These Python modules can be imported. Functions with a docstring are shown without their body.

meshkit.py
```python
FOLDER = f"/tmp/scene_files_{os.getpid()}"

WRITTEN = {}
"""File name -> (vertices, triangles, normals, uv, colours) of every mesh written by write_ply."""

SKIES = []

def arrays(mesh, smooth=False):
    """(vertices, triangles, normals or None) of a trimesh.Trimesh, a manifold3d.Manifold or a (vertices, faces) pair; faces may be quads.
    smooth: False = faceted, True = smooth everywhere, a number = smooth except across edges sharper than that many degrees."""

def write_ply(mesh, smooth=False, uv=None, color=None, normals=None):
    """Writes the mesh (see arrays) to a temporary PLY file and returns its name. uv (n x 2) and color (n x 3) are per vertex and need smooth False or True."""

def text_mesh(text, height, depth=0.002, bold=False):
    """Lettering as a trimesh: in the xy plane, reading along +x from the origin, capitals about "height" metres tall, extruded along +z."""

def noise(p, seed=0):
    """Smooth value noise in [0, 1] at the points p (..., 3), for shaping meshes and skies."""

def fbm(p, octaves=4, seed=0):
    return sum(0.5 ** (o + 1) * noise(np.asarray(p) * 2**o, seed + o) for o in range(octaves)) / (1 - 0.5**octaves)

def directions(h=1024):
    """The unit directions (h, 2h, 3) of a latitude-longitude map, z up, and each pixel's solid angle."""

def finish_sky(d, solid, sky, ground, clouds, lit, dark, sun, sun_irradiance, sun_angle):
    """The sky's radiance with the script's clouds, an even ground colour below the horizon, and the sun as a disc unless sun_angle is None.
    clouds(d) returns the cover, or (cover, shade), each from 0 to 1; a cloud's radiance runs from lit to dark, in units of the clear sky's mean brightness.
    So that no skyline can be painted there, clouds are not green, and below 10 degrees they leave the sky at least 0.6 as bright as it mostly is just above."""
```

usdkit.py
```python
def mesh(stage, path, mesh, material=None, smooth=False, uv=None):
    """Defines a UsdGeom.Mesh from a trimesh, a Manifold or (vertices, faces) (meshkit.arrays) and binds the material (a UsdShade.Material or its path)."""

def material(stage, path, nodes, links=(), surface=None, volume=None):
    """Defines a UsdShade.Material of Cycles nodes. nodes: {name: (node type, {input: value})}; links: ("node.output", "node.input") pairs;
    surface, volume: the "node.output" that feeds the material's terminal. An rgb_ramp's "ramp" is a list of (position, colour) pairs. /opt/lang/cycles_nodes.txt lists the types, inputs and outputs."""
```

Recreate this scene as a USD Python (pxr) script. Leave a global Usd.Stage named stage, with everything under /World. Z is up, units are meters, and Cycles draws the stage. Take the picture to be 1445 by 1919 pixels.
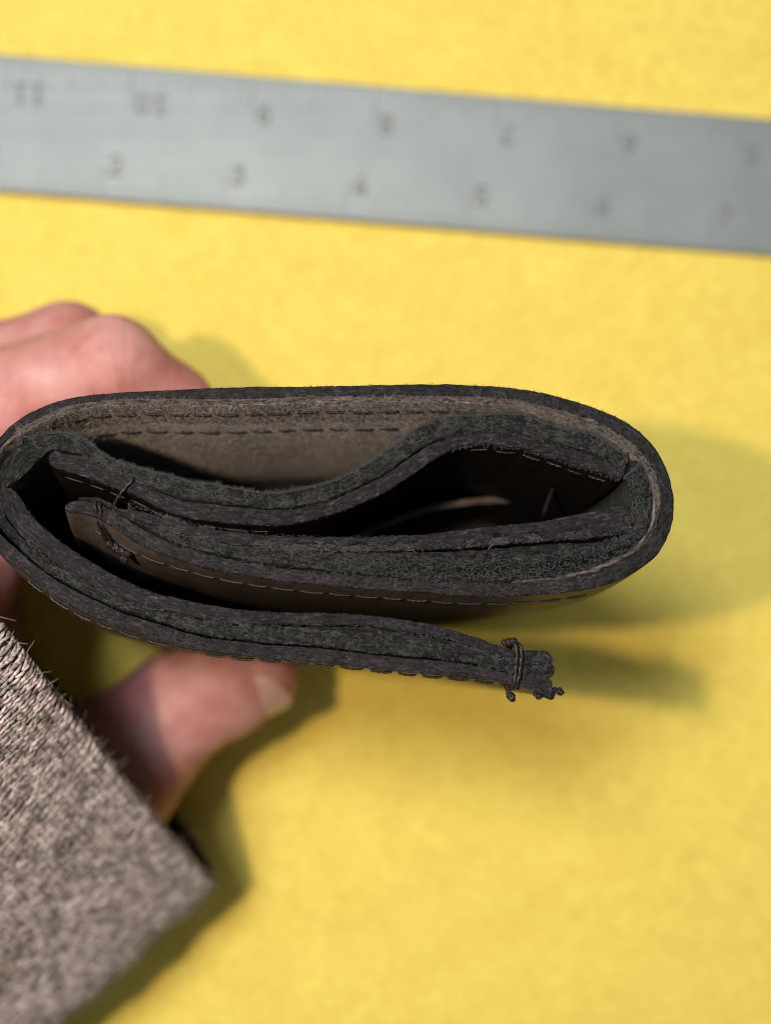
import math, random, sys
import numpy as np
import trimesh, manifold3d
from scipy.interpolate import PchipInterpolator, CubicSpline
from scipy.ndimage import gaussian_filter1d
from pxr import Usd, UsdGeom, UsdLux, UsdShade, Gf, Sdf, Vt
import usdkit, meshkit
from meshkit import fbm, noise

rng = np.random.default_rng(7)
stage = Usd.Stage.CreateInMemory()
UsdGeom.Xform.Define(stage, '/World')
UsdGeom.Scope.Define(stage, '/World/Looks')

# ---------------------------------------------------------------- camera
F = 2525.0            # focal length in units of the photograph's pixels (1445 wide)
ZTOP = 0.101          # height of the wallet's upper edge, the plane in focus
CAMH = 0.281
cam = UsdGeom.Camera.Define(stage, '/World/camera')
cam.CreateHorizontalApertureAttr(14.45)
cam.CreateFocalLengthAttr(25.25)
cam.CreateFStopAttr(25.25 / 5.2)
cam.CreateFocusDistanceAttr(CAMH - ZTOP + 0.001)
cam.CreateClippingRangeAttr(Gf.Vec2f(0.01, 50))
cam.CreateExposureAttr(0.05)
cam.AddTranslateOp().Set(Gf.Vec3d(0, 0, CAMH))

# ---------------------------------------------------------------- light: a room with lamps
def lamp(name, at, radius, radiance, color, aim=(0, 0, 0.03)):
    L = UsdLux.DiskLight.Define(stage, '/World/' + name)
    L.CreateRadiusAttr(radius); L.CreateIntensityAttr(radiance); L.CreateColorAttr(Gf.Vec3f(*color))
    m = Gf.Matrix4d(1); m.SetLookAt(Gf.Vec3d(*at), Gf.Vec3d(*aim), Gf.Vec3d(0, 1, 0.01))
    L.AddTransformOp().Set(m.GetInverse())
    return L
lamp('desk_lamp', (-0.078, 0.013, 0.330), 0.0055, 2050.0, (1.0, 0.77, 0.49))          # small and sharp, close by the viewer's left
lamp('ceiling_lamp', (-0.17, 0.21, 0.78), 0.085, 72.0, (0.93, 0.985, 1.0))               # broad and soft, above
fill = UsdLux.RectLight.Define(stage, '/World/ceiling_glow')
fill.CreateWidthAttr(2.4); fill.CreateHeightAttr(2.4); fill.CreateIntensityAttr(0.56); fill.CreateColorAttr(Gf.Vec3f(0.93, 1.0, 1.0))
fill.AddTranslateOp().Set(Gf.Vec3d(-0.45, 0.1, 1.7))

# ---------------------------------------------------------------- helpers
used = {}
def uniq(path):
    n = used.get(path, 0); used[path] = n + 1
    return path if n == 0 else f'{path}_{n:03d}'

def thing(name, label, cat, group=None):
    x = UsdGeom.Xform.Define(stage, uniq('/World/' + name)); p = x.GetPrim()
    p.SetCustomDataByKey('label', label); p.SetCustomDataByKey('category', cat)
    if group: p.SetCustomDataByKey('group', group)
    return str(p.GetPath())

def put(parent, name, mesh, mat, smooth=True, label=None, kind=None, prim=None):
    m = usdkit.mesh(stage, uniq(parent + '/' + name), mesh, mat, smooth=smooth)
    if prim is not None:
        for k, v in prim.items():
            v = np.asarray(v, np.float32)
            if v.ndim == 2: UsdGeom.PrimvarsAPI(m).CreatePrimvar(k, Sdf.ValueTypeNames.Float3Array, 'vertex').Set(Vt.Vec3fArray.FromNumpy(v))
            else: UsdGeom.PrimvarsAPI(m).CreatePrimvar(k, Sdf.ValueTypeNames.FloatArray, 'vertex').Set(Vt.FloatArray.FromNumpy(v))
    if label: m.GetPrim().SetCustomDataByKey('label', label)
    if kind: m.GetPrim().SetCustomDataByKey('kind', kind)
    return str(m.GetPath())

def curves(parent, name, strands, widths, mat):
    """strands (n, k, 3)"""
    strands = np.asarray(strands, np.float32); n, k, _ = strands.shape
    c = UsdGeom.BasisCurves.Define(stage, uniq(parent + '/' + name))
    c.CreateTypeAttr('linear'); c.CreateCurveVertexCountsAttr(Vt.IntArray.FromNumpy(np.full(n, k, np.int32)))
    c.CreatePointsAttr(Vt.Vec3fArray.FromNumpy(strands.reshape(-1, 3)))
    c.CreateWidthsAttr(Vt.FloatArray.FromNumpy(np.asarray(widths, np.float32).ravel())); c.SetWidthsInterpolation('vertex')
    UsdShade.MaterialBindingAPI.Apply(c.GetPrim()).Bind(mat)
    c.GetPrim().SetCustomDataByKey('kind', 'stuff')
    return c

def P(px, py, d=0.0):
    """World point seen at pixel (px, py) of the photograph, d metres below the wallet's upper edge."""
    px, py, d = np.broadcast_arrays(np.asarray(px, float), np.asarray(py, float), np.asarray(d, float))
    s = (CAMH - ZTOP + d) / F
    return np.stack([(px - 722.5) * s, (959.5 - py) * s, ZTOP - d], -1)

def sstep(x, a, b):
    t = np.clip((np.asarray(x, float) - a) / (b - a), 0, 1)
    return t * t * (3 - 2 * t)

def grid_faces(n, m, wrap=False):
    i, j = np.meshgrid(np.arange(n - 1), np.arange(m if wrap else m - 1), indexing='ij')
    j2 = (j + 1) % m
    return np.stack([i * m + j, i * m + j2, (i + 1) * m + j2, (i + 1) * m + j], -1).reshape(-1, 4)

def tris(q):
    return np.vstack([q[:, [0, 1, 2]], q[:, [0, 2, 3]]])

# ---------------------------------------------------------------- materials
def mat(name, nodes, links, surface='p.BSDF', **k):
    return usdkit.material(stage, '/World/Looks/' + name, nodes, links, surface=surface, **k)

def leather(name, edge, edge2, face, face2, scale=3500.0, rough_e=0.72, rough_f=0.55, bump=0.5, face_scale=2200.0, spec=0.16, sheen=0.0, flow='flow', along=0.33):
    """Leather whose cut edge (primvar edge = 1) has another colour than its faces; fibres run along the layer (primvar flow)."""
    n = {
        'geo': ('geometry', {}), 'at': ('attribute', {'attribute': 'edge'}), 'fl': ('attribute', {'attribute': flow}),
        'mp': ('mapping', {'scale': (along, 1, 1)}), 'mp2': ('mapping', {'scale': (0.10, 1, 1)}),
        'n1': ('noise_texture', {'scale': scale, 'detail': 5.0, 'roughness': 0.7, 'distortion': 0.9}),
        'n4': ('noise_texture', {'scale': scale * 2.2, 'detail': 3.0, 'roughness': 0.65, 'distortion': 0.4}),
        'n2': ('noise_texture', {'scale': scale * 0.16, 'detail': 3.0, 'roughness': 0.6}),
        'n3': ('noise_texture', {'scale': face_scale, 'detail': 5.0, 'roughness': 0.65}),
        'r1': ('rgb_ramp', {'ramp': [(0.28, tuple(0.22 * c for c in edge)), (0.46, edge), (0.58, edge2), (0.70, tuple(min(1, 2.6 * c) for c in edge2)), (0.80, tuple(min(1, 4.0 * c) for c in edge2))]}),
        'r4': ('rgb_ramp', {'ramp': [(0.36, (0.55,) * 3), (0.55, (1.0,) * 3), (0.70, (1.7,) * 3)]}),
        'r2': ('rgb_ramp', {'ramp': [(0.32, (0.55,) * 3), (0.68, (1.3,) * 3)]}),
        'r3': ('rgb_ramp', {'ramp': [(0.33, face), (0.68, face2)]}),
        'me': ('mix', {'mix_type': 'multiply', 'fac': 1.0}), 'me2': ('mix', {'mix_type': 'multiply', 'fac': 1.0}),
        'mf': ('mix', {'mix_type': 'multiply', 'fac': 0.8}),
        'mc': ('mix', {'mix_type': 'mix'}),
        'rm': ('map_range', {'from_min': 0.0, 'from_max': 1.0, 'to_min': rough_f, 'to_max': rough_e}),
        'b': ('bump', {'strength': bump, 'distance': 0.00015}),
        'p': ('principled_bsdf', {'specular_ior_level': spec, 'sheen_weight': sheen, 'sheen_roughness': 0.4, 'sheen_tint': tuple(min(1, 3 * c) for c in face2)}),
    }
    l = [('fl.vector', 'mp.vector'), ('fl.vector', 'mp2.vector'), ('mp.vector', 'n1.vector'), ('mp2.vector', 'n4.vector'), ('geo.position', 'n2.vector'), ('geo.position', 'n3.vector'),
         ('n1.fac', 'r1.fac'), ('n2.fac', 'r2.fac'), ('n3.fac', 'r3.fac'), ('n4.fac', 'r4.fac'),
         ('r1.color', 'me2.color1'), ('r4.color', 'me2.color2'), ('me2.color', 'me.color1'), ('r2.color', 'me.color2'), ('r3.color', 'mf.color1'), ('r2.color', 'mf.color2'),
         ('at.fac', 'mc.fac'), ('mf.color', 'mc.color1'), ('me.color', 'mc.color2'), ('mc.color', 'p.base_color'),
         ('at.fac', 'rm.value'), ('rm.result', 'p.roughness'), ('n1.fac', 'b.height'), ('b.normal', 'p.normal')]
    return mat(name, n, l)

M = {}
M['cover'] = leather('charcoal_cover_leather', (0.0066, 0.0060, 0.0080), (0.0175, 0.0158, 0.0200), (0.060, 0.044, 0.038), (0.115, 0.088, 0.077), face_scale=5000, rough_f=0.6, scale=3000)
M['flesh'] = leather('brown_flesh_side', (0.034, 0.028, 0.027), (0.085, 0.072, 0.071), (0.10, 0.090, 0.104), (0.60, 0.545, 0.63), scale=2000, face_scale=1500, rough_f=0.9, bump=1.0, spec=0.15, sheen=0.15, along=0.25)
M['green'] = leather('green_black_suede', (0.0075, 0.0084, 0.0090), (0.0195, 0.0218, 0.0230), (0.018, 0.021, 0.021), (0.040, 0.046, 0.045), scale=2400, rough_f=0.9, bump=1.0, spec=0.1)
M['purple'] = leather('aubergine_pocket_leather', (0.0072, 0.0062, 0.0088), (0.0195, 0.0172, 0.0230), (0.006, 0.005, 0.005), (0.011, 0.009, 0.0085), scale=2700, rough_f=0.5, bump=0.8)
M['pocket'] = leather('pale_pocket_edge', (0.11, 0.092, 0.10), (0.15, 0.13, 0.138), (0.018, 0.015, 0.015), (0.03, 0.026, 0.026), scale=2500)
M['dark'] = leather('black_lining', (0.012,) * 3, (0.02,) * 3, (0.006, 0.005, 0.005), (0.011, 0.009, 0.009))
M['thread'] = mat('waxed_purple_thread', {
    'geo': ('geometry', {}), 'n': ('noise_texture', {'scale': 5000.0, 'detail': 3.0}),
    'r': ('rgb_ramp', {'ramp': [(0.42, (0.005, 0.004, 0.005)), (0.60, (0.017, 0.012, 0.015)), (0.80, (0.07, 0.055, 0.06))]}),
    'b': ('bump', {'strength': 0.5, 'distance': 0.00006}),
    'p': ('principled_bsdf', {'roughness': 0.5, 'specular_ior_level': 0.35})},
    [('geo.position', 'n.vector'), ('n.fac', 'r.fac'), ('r.color', 'p.base_color'), ('n.fac', 'b.height'), ('b.normal', 'p.normal')])
def plain(name, color, rough=0.8, spec=0.25):
    return mat(name, {'p': ('principled_bsdf', {'base_color': color, 'roughness': rough, 'specular_ior_level': spec})}, [])
M['fib_green'] = plain('green_fibre', (0.045, 0.049, 0.051))
M['fib_brown'] = plain('brown_fibre', (0.105, 0.089, 0.086))
M['fib_wall'] = plain('suede_nap', (0.31, 0.28, 0.31), 0.95, 0.1)
M['fib_grey'] = plain('grey_fibre', (0.052, 0.046, 0.054))

# ---------------------------------------------------------------- table cloth
M['yellow'] = mat('yellow_woven_cloth', {
    'geo': ('geometry', {}),
    'sx': ('wave_texture', {'wave_type': 'bands', 'bands_direction': 'x', 'scale': 420.0, 'distortion': 1.2, 'detail': 2.0, 'detail_scale': 1.5}),
    'sy': ('wave_texture', {'wave_type': 'bands', 'bands_direction': 'y', 'scale': 420.0, 'distortion': 1.2, 'detail': 2.0, 'detail_scale': 1.5}),
    'w': ('math', {'math_type': 'multiply'}),
    'n1': ('noise_texture', {'scale': 700.0, 'detail': 4.0, 'roughness': 0.65}),
    'n2': ('noise_texture', {'scale': 90.0, 'detail': 3.0, 'roughness': 0.6}),
    'a': ('math', {'math_type': 'add'}),
    'r': ('rgb_ramp', {'ramp': [(0.28, (0.68, 0.495, 0.095)), (0.5, (0.79, 0.605, 0.125)), (0.72, (0.86, 0.71, 0.165))]}),
    'mx': ('mix', {'mix_type': 'multiply', 'fac': 0.5}),
    'r2': ('rgb_ramp', {'ramp': [(0.35, (0.90, 0.88, 0.80)), (0.65, (1.0, 1.0, 1.0))]}),
    'b': ('bump', {'strength': 0.5, 'distance': 0.0003}),
    'p': ('principled_bsdf', {'roughness': 0.85, 'specular_ior_level': 0.15, 'sheen_weight': 0.05})},
    [('geo.position', 'sx.vector'), ('geo.position', 'sy.vector'), ('sx.fac', 'w.value1'), ('sy.fac', 'w.value2'),
     ('geo.position', 'n1.vector'), ('geo.position', 'n2.vector'), ('n1.fac', 'r.fac'), ('r.color', 'mx.color1'),
     ('n2.fac', 'r2.fac'), ('r2.color', 'mx.color2'), ('mx.color', 'p.base_color'),
     ('w.value', 'a.value1'), ('n1.fac', 'a.value2'), ('a.value', 'b.height'), ('b.normal', 'p.normal')])
g = np.linspace(-0.6, 0.6, 161)
gx, gy = np.meshgrid(g, g, indexing='ij')
gp = np.stack([gx, gy, gx * 0], -1)
gz = (fbm(gp * 14, 3, 3) - 0.5) * 0.0016 - 0.0008
surf = (np.stack([gx, gy, gz], -1).reshape(-1, 3), grid_faces(161, 161)[:, ::1])
tab = usdkit.mesh(stage, '/World/table_surface', (surf[0], tris(surf[1])), M['yellow'], smooth=True)
tab.GetPrim().SetCustomDataByKey('kind', 'structure')
tab.GetPrim().SetCustomDataByKey('label', 'bright yellow woven cloth spread flat under the ruler and wallet')

# ---------------------------------------------------------------- steel ruler
ruler = thing('ruler', 'satin steel ruler with engraved inch marks lying on the yellow cloth', 'ruler')
M['steel'] = mat('satin_steel', {
    'geo': ('geometry', {}), 'mp': ('mapping', {'scale': (6.0, 900.0, 1.0), 'rotation': (0, 0, 0.0)}),
    'n': ('noise_texture', {'scale': 1.0, 'detail': 3.0}), 'n2': ('noise_texture', {'scale': 55.0, 'detail': 4.0, 'roughness': 0.6}),
    'r': ('map_range', {'from_min': 0.3, 'from_max': 0.7, 'to_min': 0.585, 'to_max': 0.615}),
    'c': ('rgb_ramp', {'ramp': [(0.3, (0.215, 0.235, 0.242)), (0.7, (0.255, 0.276, 0.283))]}),
    'b': ('bump', {'strength': 0.03, 'distance': 0.0001}),
    'p': ('principled_bsdf', {'metallic': 0.6})},
    [('geo.position', 'mp.vector'), ('mp.vector', 'n.vector'), ('geo.position', 'n2.vector'), ('n2.fac', 'c.fac'), ('c.color', 'p.base_color'), ('n.fac', 'r.value'), ('r.result', 'p.roughness'), ('n.fac', 'b.height'), ('b.normal', 'p.normal')])
M['mark'] = plain('engraved_black', (0.15, 0.155, 0.155), 0.6)
RD = ZTOP - 0.0012
rt0, rt1 = P(0, 106, RD)[:2], P(1445, 227, RD)[:2]
rb0, rb1 = P(0, 359, RD)[:2], P(1445, 487, RD)[:2]
ex = (rt1 - rt0) / np.linalg.norm(rt1 - rt0); ey = np.array([-ex[1], ex[0]])
W = float(((rt0 - rb0) @ ey + (rt1 - rb1) @ ey) / 2)
rc = rb0
def R(x, y, z=0.0012):
    """ruler frame: x along the lower edge from the photograph's left border, y up from the lower edge"""
    x, y = np.asarray(x, float), np.asarray(y, float)
    return np.stack([rc[0] + ex[0] * x + ey[0] * y, rc[1] + ex[1] * x + ey[1] * y, np.full(np.shape(x), z)], -1)
inch = 0.0254
x_ends = (-2.0 * inch, 10.0 * inch)
bm = 0.0004
xs = [x_ends[0], x_ends[1]]
prof = [(0, 0.0002), (0, 0.0009), (bm, 0.0012), (W - bm, 0.0012), (W, 0.0009), (W, 0.0002)]
nx = 40
v = np.array([R(x, y, z) for x in np.linspace(*x_ends, nx) for y, z in prof])
bf = grid_faces(nx, len(prof), wrap=True)
caps = [[0, k, k + 1] for k in range(1, 5)] + [[(nx - 1) * 6, (nx - 1) * 6 + k + 1, (nx - 1) * 6 + k] for k in range(1, 5)]
bl = put(ruler, 'blade', (v, np.vstack([tris(bf)[:, ::-1], caps])), M['steel'], smooth=20)
ZM = 0.001204
def bar(x, y0, y1, w):
    b = trimesh.creation.box([w, abs(y1 - y0), 0.00002])
    b.vertices = R(b.vertices[:, 0] + x, b.vertices[:, 1] + (y0 + y1) / 2) * [1, 1, 0] + np.c_[np.zeros((8, 2)), b.vertices[:, 2] + ZM]
    return b
sc = (CAMH - 0.0012) / F
low0 = 188 * sc * 1.0          # lower inch mark under numeral 2
up0 = 228 * sc
mk = []
for k in range(-2, 9):
    for q in range(32):
        x = low0 + (k + q / 32.0) * inch
        h = 0.0075 if q == 0 else 0.0058 if q == 16 else 0.0046 if q % 8 == 0 else 0.0036 if q % 4 == 0 else 0.0027 if q % 2 == 0 else 0.0019
        if q == 0: put(ruler, 'inch_mark', bar(x, 0.0005, h, 0.00028), M['mark'], smooth=False)
        else: mk.append(bar(x, 0.0005, h, 0.00017))
        x = up0 + (k + q / 16.0) * inch
        if q < 16:
            h = 0.0075 if q == 0 else 0.0060 if q == 8 else 0.0048 if q % 4 == 0 else 0.0036 if q % 2 == 0 else 0.0025
            if q == 0: put(ruler, 'inch_mark', bar(x, W - h, W - 0.0005, 0.00028), M['mark'], smooth=False)
            else: mk.append(bar(x, W - h, W - 0.0005, 0.00020))
put(ruler, 'fraction_marks', trimesh.util.concatenate(mk), M['mark'], smooth=False, kind='stuff')
for k in range(-1, 7):
    for row in (0, 1):
        s = str(k + 2) if row == 0 else str(10 - k)
        t = meshkit.text_mesh(s, 0.0041, 0.00002, bold=True)
        t.apply_translation(-t.bounds.mean(0))
        hw = t.extents[0] / 2
        if row == 0: cx, cy = low0 + k * inch + 0.0012 + hw, 0.0073
        else:
            t.apply_transform(trimesh.transformations.rotation_matrix(math.pi, [0, 0, 1])); cx, cy = up0 + k * inch + 0.0012 + hw, W - 0.0078
        t.vertices = R(t.vertices[:, 0] + cx, t.vertices[:, 1] + cy) * [1, 1, 0] + np.c_[np.zeros((len(t.vertices), 2)), t.vertices[:, 2] + ZM]
        put(ruler, 'numeral', t, M['mark'], smooth=False)

# ---------------------------------------------------------------- wallet
wallet = thing('wallet', 'folded dark leather wallet held on end with its stitched layers facing up', 'wallet')
MID = np.array([(-400, 1010), (60, 960), (170, 1020), (270, 1065), (370, 1098), (620, 1123), (900, 1150), (1100, 1200)], float)
def flapness(px, py):
    m = np.interp(px, MID[:, 0], MID[:, 1])
    a = sstep(py - m, -18, 18)
    b = sstep(py, 880, 1010)
    t = sstep(px, 30, 90)
    return a * t + b * (1 - t)
LB = 0.015
def slope(px, py):
    f = flapness(px, py)
    sf = np.interp(px, [0, 150, 400, 900], [0.30, 0.265, 0.150, 0.115])
    si = 0.29 + 0.24 * (1 - sstep(px, 150, 380)) * sstep(py, 925, 960)
    return si * (1 - f) + sf * f
def deep(px, py, d):
    """point of the wallet that starts at pixel (px, py) of the upper edge and lies d metres down the leather"""
    q = P(px, py, 0.0)
    s = slope(px, py)
    x = q[..., 0] - 0.110 * d
    y = q[..., 1] - (0.10 * d + (s - 0.10) * LB * (1 - np.exp(-d / LB)))
    return np.stack([x, y, q[..., 2] - d], -1)

def rs(pts, n=None, step=1.7):
    pts = np.asarray(pts, float)
    s = np.r_[0, np.cumsum(np.linalg.norm(np.diff(pts, axis=0), axis=1))]
    t = np.linspace(0, s[-1], max(50, int(s[-1] * 2)))
    q = np.stack([PchipInterpolator(s, pts[:, k])(t) for k in (0, 1)], 1)
    q = gaussian_filter1d(q, 10, axis=0, mode='nearest')
    s = np.r_[0, np.cumsum(np.linalg.norm(np.diff(q, axis=0), axis=1))]
    n = n or max(12, int(s[-1] / step))
    t = np.linspace(0, s[-1], n)
    return np.stack([np.interp(t, s, q[:, k]) for k in (0, 1)], 1)

def pair(A, B, step=1.7):
    """resample two borders so that station i of one lies opposite station i of the other"""
    a = rs(A, step=step); n = len(a)
    b = rs(B, n=n * 3)
    w = int(0.10 * len(b)); m = np.zeros(n)
    for i in range(n):
        c = int(i / (n - 1) * (len(b) - 1)); lo, hi = max(0, c - w), min(len(b), c + w + 1)
        m[i] = lo + np.argmin(((b[lo:hi] - a[i]) ** 2).sum(1))
    m[0], m[-1] = 0, len(b) - 1
    m = np.maximum.accumulate(m)
    k = 14
    base = np.linspace(0, len(b) - 1, n)
    m = base + gaussian_filter1d(m - base, k, mode='constant')
    e = np.minimum(np.arange(n), np.arange(n)[::-1]) / 12.0
    m = np.clip(np.maximum.accumulate(m), 0, len(b) - 1)
    j = np.arange(len(b))
    return a, np.stack([np.interp(m, j, b[:, 0]), np.interp(m, j, b[:, 1])], 1)

DS = np.array([0.0002, 0.0004, 0.0008, 0.0014, 0.0022, 0.0034, 0.005, 0.0075, 0.011, 0.016, 0.023, 0.033, 0.047, 0.065, 0.090])
FS = np.array([0, 0.025, 0.07, 0.14, 0.22, 0.31, 0.4, 0.5, 0.6, 0.69, 0.78, 0.86, 0.93, 0.975, 1])
class Strip: pass
def strip(parent, name, A, B, m, seed=0, rough=1.0, jag=1.0, side_a=0.3, side_b=0.3, top=0.0, depth=0.090, gap=1.0, step=1.7, rnd=0.00016, label=None, sag=None, chew=0.0, round_end=True):
    """A layer of leather standing on end: A and B are its two borders in pixels on the upper edge; it runs down to depth."""
    a, b = pair(A, B, step)
    n = len(a)
    ab = b - a; T = np.linalg.norm(ab, axis=1, keepdims=True); u = ab / np.maximum(T, 1e-6)
    en = np.minimum(np.arange(n), np.arange(n)[::-1])[:, None]
    g_ = np.minimum(gap * (-1.0 + 2.0 * sstep(en, 8, 50)), 0.25 * T)
    a = a + u * g_; b = b - u * g_
    if round_end:
        e_ = np.clip((en + 0.6) / 9.0, 0, 1); sc_ = np.maximum(np.sqrt(1 - (1 - e_) ** 2), 0.25); mid_ = (a + b) / 2
        a = mid_ + (a - mid_) * sc_; b = mid_ + (b - mid_) * sc_
    T = np.linalg.norm(b - a, axis=1) * (CAMH - ZTOP) / F
    ds = DS[DS <= depth + 1e-9] * 1.0
    cols, dd, ww = [], [], []
    for d in ds[::-1]: cols.append(0.0); dd.append(d + rnd); ww.append(0)
    for f in FS: cols.append(f); dd.append(0.0); ww.append(1)
    for d in ds: cols.append(1.0); dd.append(d + rnd); ww.append(2)
    f = np.array(cols)[None]; d0 = np.array(dd)[None]; ww = np.array(ww)
    px = a[:, :1] + (b - a)[:, :1] * f; py = a[:, 1:] + (b - a)[:, 1:] * f
    r = np.minimum(rnd, 0.35 * T)[:, None]
    e = np.clip(np.minimum(f, 1 - f) * T[:, None] / r, 0, 1)
    d = np.where(ww[None] == 1, r * (1 - np.sqrt(1 - (1 - e) ** 2)), d0 - rnd + r)
    # slopes from the middle of the layer so that both faces keep their distance
    mx, my = (a[:, :1] + b[:, :1]) / 2 + 0 * f, (a[:, 1:] + b[:, 1:]) / 2 + 0 * f
    q = P(px, py) + (deep(mx, my, d) - P(mx, my))
    q0 = q.copy()
    out = np.concatenate([u * [1, -1], np.zeros((n, 1))], 1)[:, None, :]    # a -> b in the world
    sgn = np.where(ww == 0, -1.0, np.where(ww == 2, 1.0, np.clip((f[0] - 0.5) * 2, -1, 1) ** 3))[None, :, None]
    sa = np.where(ww == 0, side_a, np.where(ww == 2, side_b, 0.0))[None]
    fade = np.exp(-d / 0.0006)
    jj = ((fbm(q0 * 2200, 3, seed + 11) - 0.5) * 0.00034 * jag + (fbm(q0 * 620, 2, seed + 5) - 0.5) * 0.00042 * jag) * fade
    jj = jj + (fbm(q0 * [900, 900, 900], 3, seed + 21) - 0.5) * 0.00040 * sa * (1 - fade) * np.exp(-d / 0.004)
    q = q + out * sgn * jj[..., None]
    h = ((fbm(q0 * [2600, 3400, 1], 3, seed) - 0.5) * 0.00042 + (fbm(q0 * 800, 2, seed + 3) - 0.5) * 0.00036) * rough
    if chew:     # torn bites at the border b
        bite = sstep(fbm(q0 * [600, 600, 1], 3, seed + 9), 0.47, 0.66) * sstep(f, 0.35, 0.8)
        h = h - chew * bite
    if sag is not None: h = h - sag(f, px, py)
    q[..., 2] += h * np.exp(-d / 0.0012) + top
    k = q.shape[1]
    F4 = grid_faces(n, k, wrap=True)
    t = tris(F4)
    c0 = []
    for i in range(k // 2):
        i2, j1, j2 = i + 1, k - 1 - i, k - 2 - i
        if i2 >= j2 + 0 and i2 != j2: break
        c0 += [[i, i2, j1], [i2, j2, j1]]
    c0 = np.array(c0)
    t = np.vstack([t, c0[:, ::-1], c0 + (n - 1) * k])
    # orient outward
    vol = trimesh.Trimesh(q.reshape(-1, 3), t, process=False).volume
    if vol < 0: t = t[:, ::-1]
    run = np.r_[0, np.cumsum(np.linalg.norm(np.diff(a, axis=0), axis=1))] * (CAMH - ZTOP) / F + seed
    edge = np.broadcast_to(np.where(ww == 1, 1.0, 0.0)[None], (n, k)).copy()
    edge = np.maximum(edge, np.exp(-np.maximum(d - 0.00025, 0) / 0.00015) * (ww[None] != 1))
    s = Strip(); s.a, s.b, s.n, s.q, s.k, s.out = a, b, n, q, k, out[:, 0]
    s.mx, s.my = mx[:, 0], my[:, 0]; s.u = u
    s.path = put(parent, name, (q.reshape(-1, 3), t), m, smooth=True, label=label, prim={'edge': edge.ravel(), 'flow': np.stack([np.broadcast_to(run[:, None], (n, k)), f * T[:, None] + 0 * d, 0 * f - d * 0.8], -1).reshape(-1, 3)})
    def face(i, side, dd):
        i = np.asarray(i, float); j = np.arange(n)
        ip = lambda w: np.interp(i, j, w)
        x, y = (ip(a[:, 0]), ip(a[:, 1])) if side == 'a' else (ip(b[:, 0]), ip(b[:, 1]))
        mx_, my_ = ip(s.mx), ip(s.my)
        return P(x, y) + deep(mx_, my_, dd) - P(mx_, my_)
    s.face = face
    def at_x(x, lo=0.0, hi=1.0, side='a'):
        w = a if side == 'a' else b
        i0, i1 = int(lo * (n - 1)), int(hi * (n - 1))
        return i0 + int(np.argmin(np.abs(w[i0:i1 + 1, 0] - x)))
    s.at_x = at_x
    return s

# borders of the layers on the upper edge (pixels of the photograph)
COVER_OUT = [(1038, 1309), (1006, 1296), (952, 1281), (884, 1272), (788, 1263), (691, 1252), (594, 1242), (497, 1234), (415, 1226), (346, 1211), (277, 1194), (207, 1170), (138, 1140), (69, 1094), (34, 1066), (0, 1037), (-26, 1004), (-44, 962), (-47, 918), (-36, 868), (0, 818), (34, 786), (69, 766), (104, 753), (145, 743), (207, 736), (277, 732), (346, 729), (415, 726), (500, 723.5), (538, 724), (642, 722), (746, 720), (832, 719), (869, 720.5), (938, 724), (1007, 733.5), (1077, 751), (1129, 769), (1180, 794), (1215, 823), (1243, 863), (1258, 901), (1264, 940), (1262, 974), (1253, 1005), (1232, 1040), (1198, 1067), (1163, 1086), (1129, 1098), (1077, 1108), (1007, 1115), (938, 1118), (869, 1117), (815, 1112.5), (746, 1108), (677, 1103), (607, 1097), (538, 1090), (469, 1080), (400, 1068), (346, 1053), (311, 1041), (260, 1019), (225, 996), (197, 978), (173, 966), (138, 959), (119, 958)]
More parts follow.
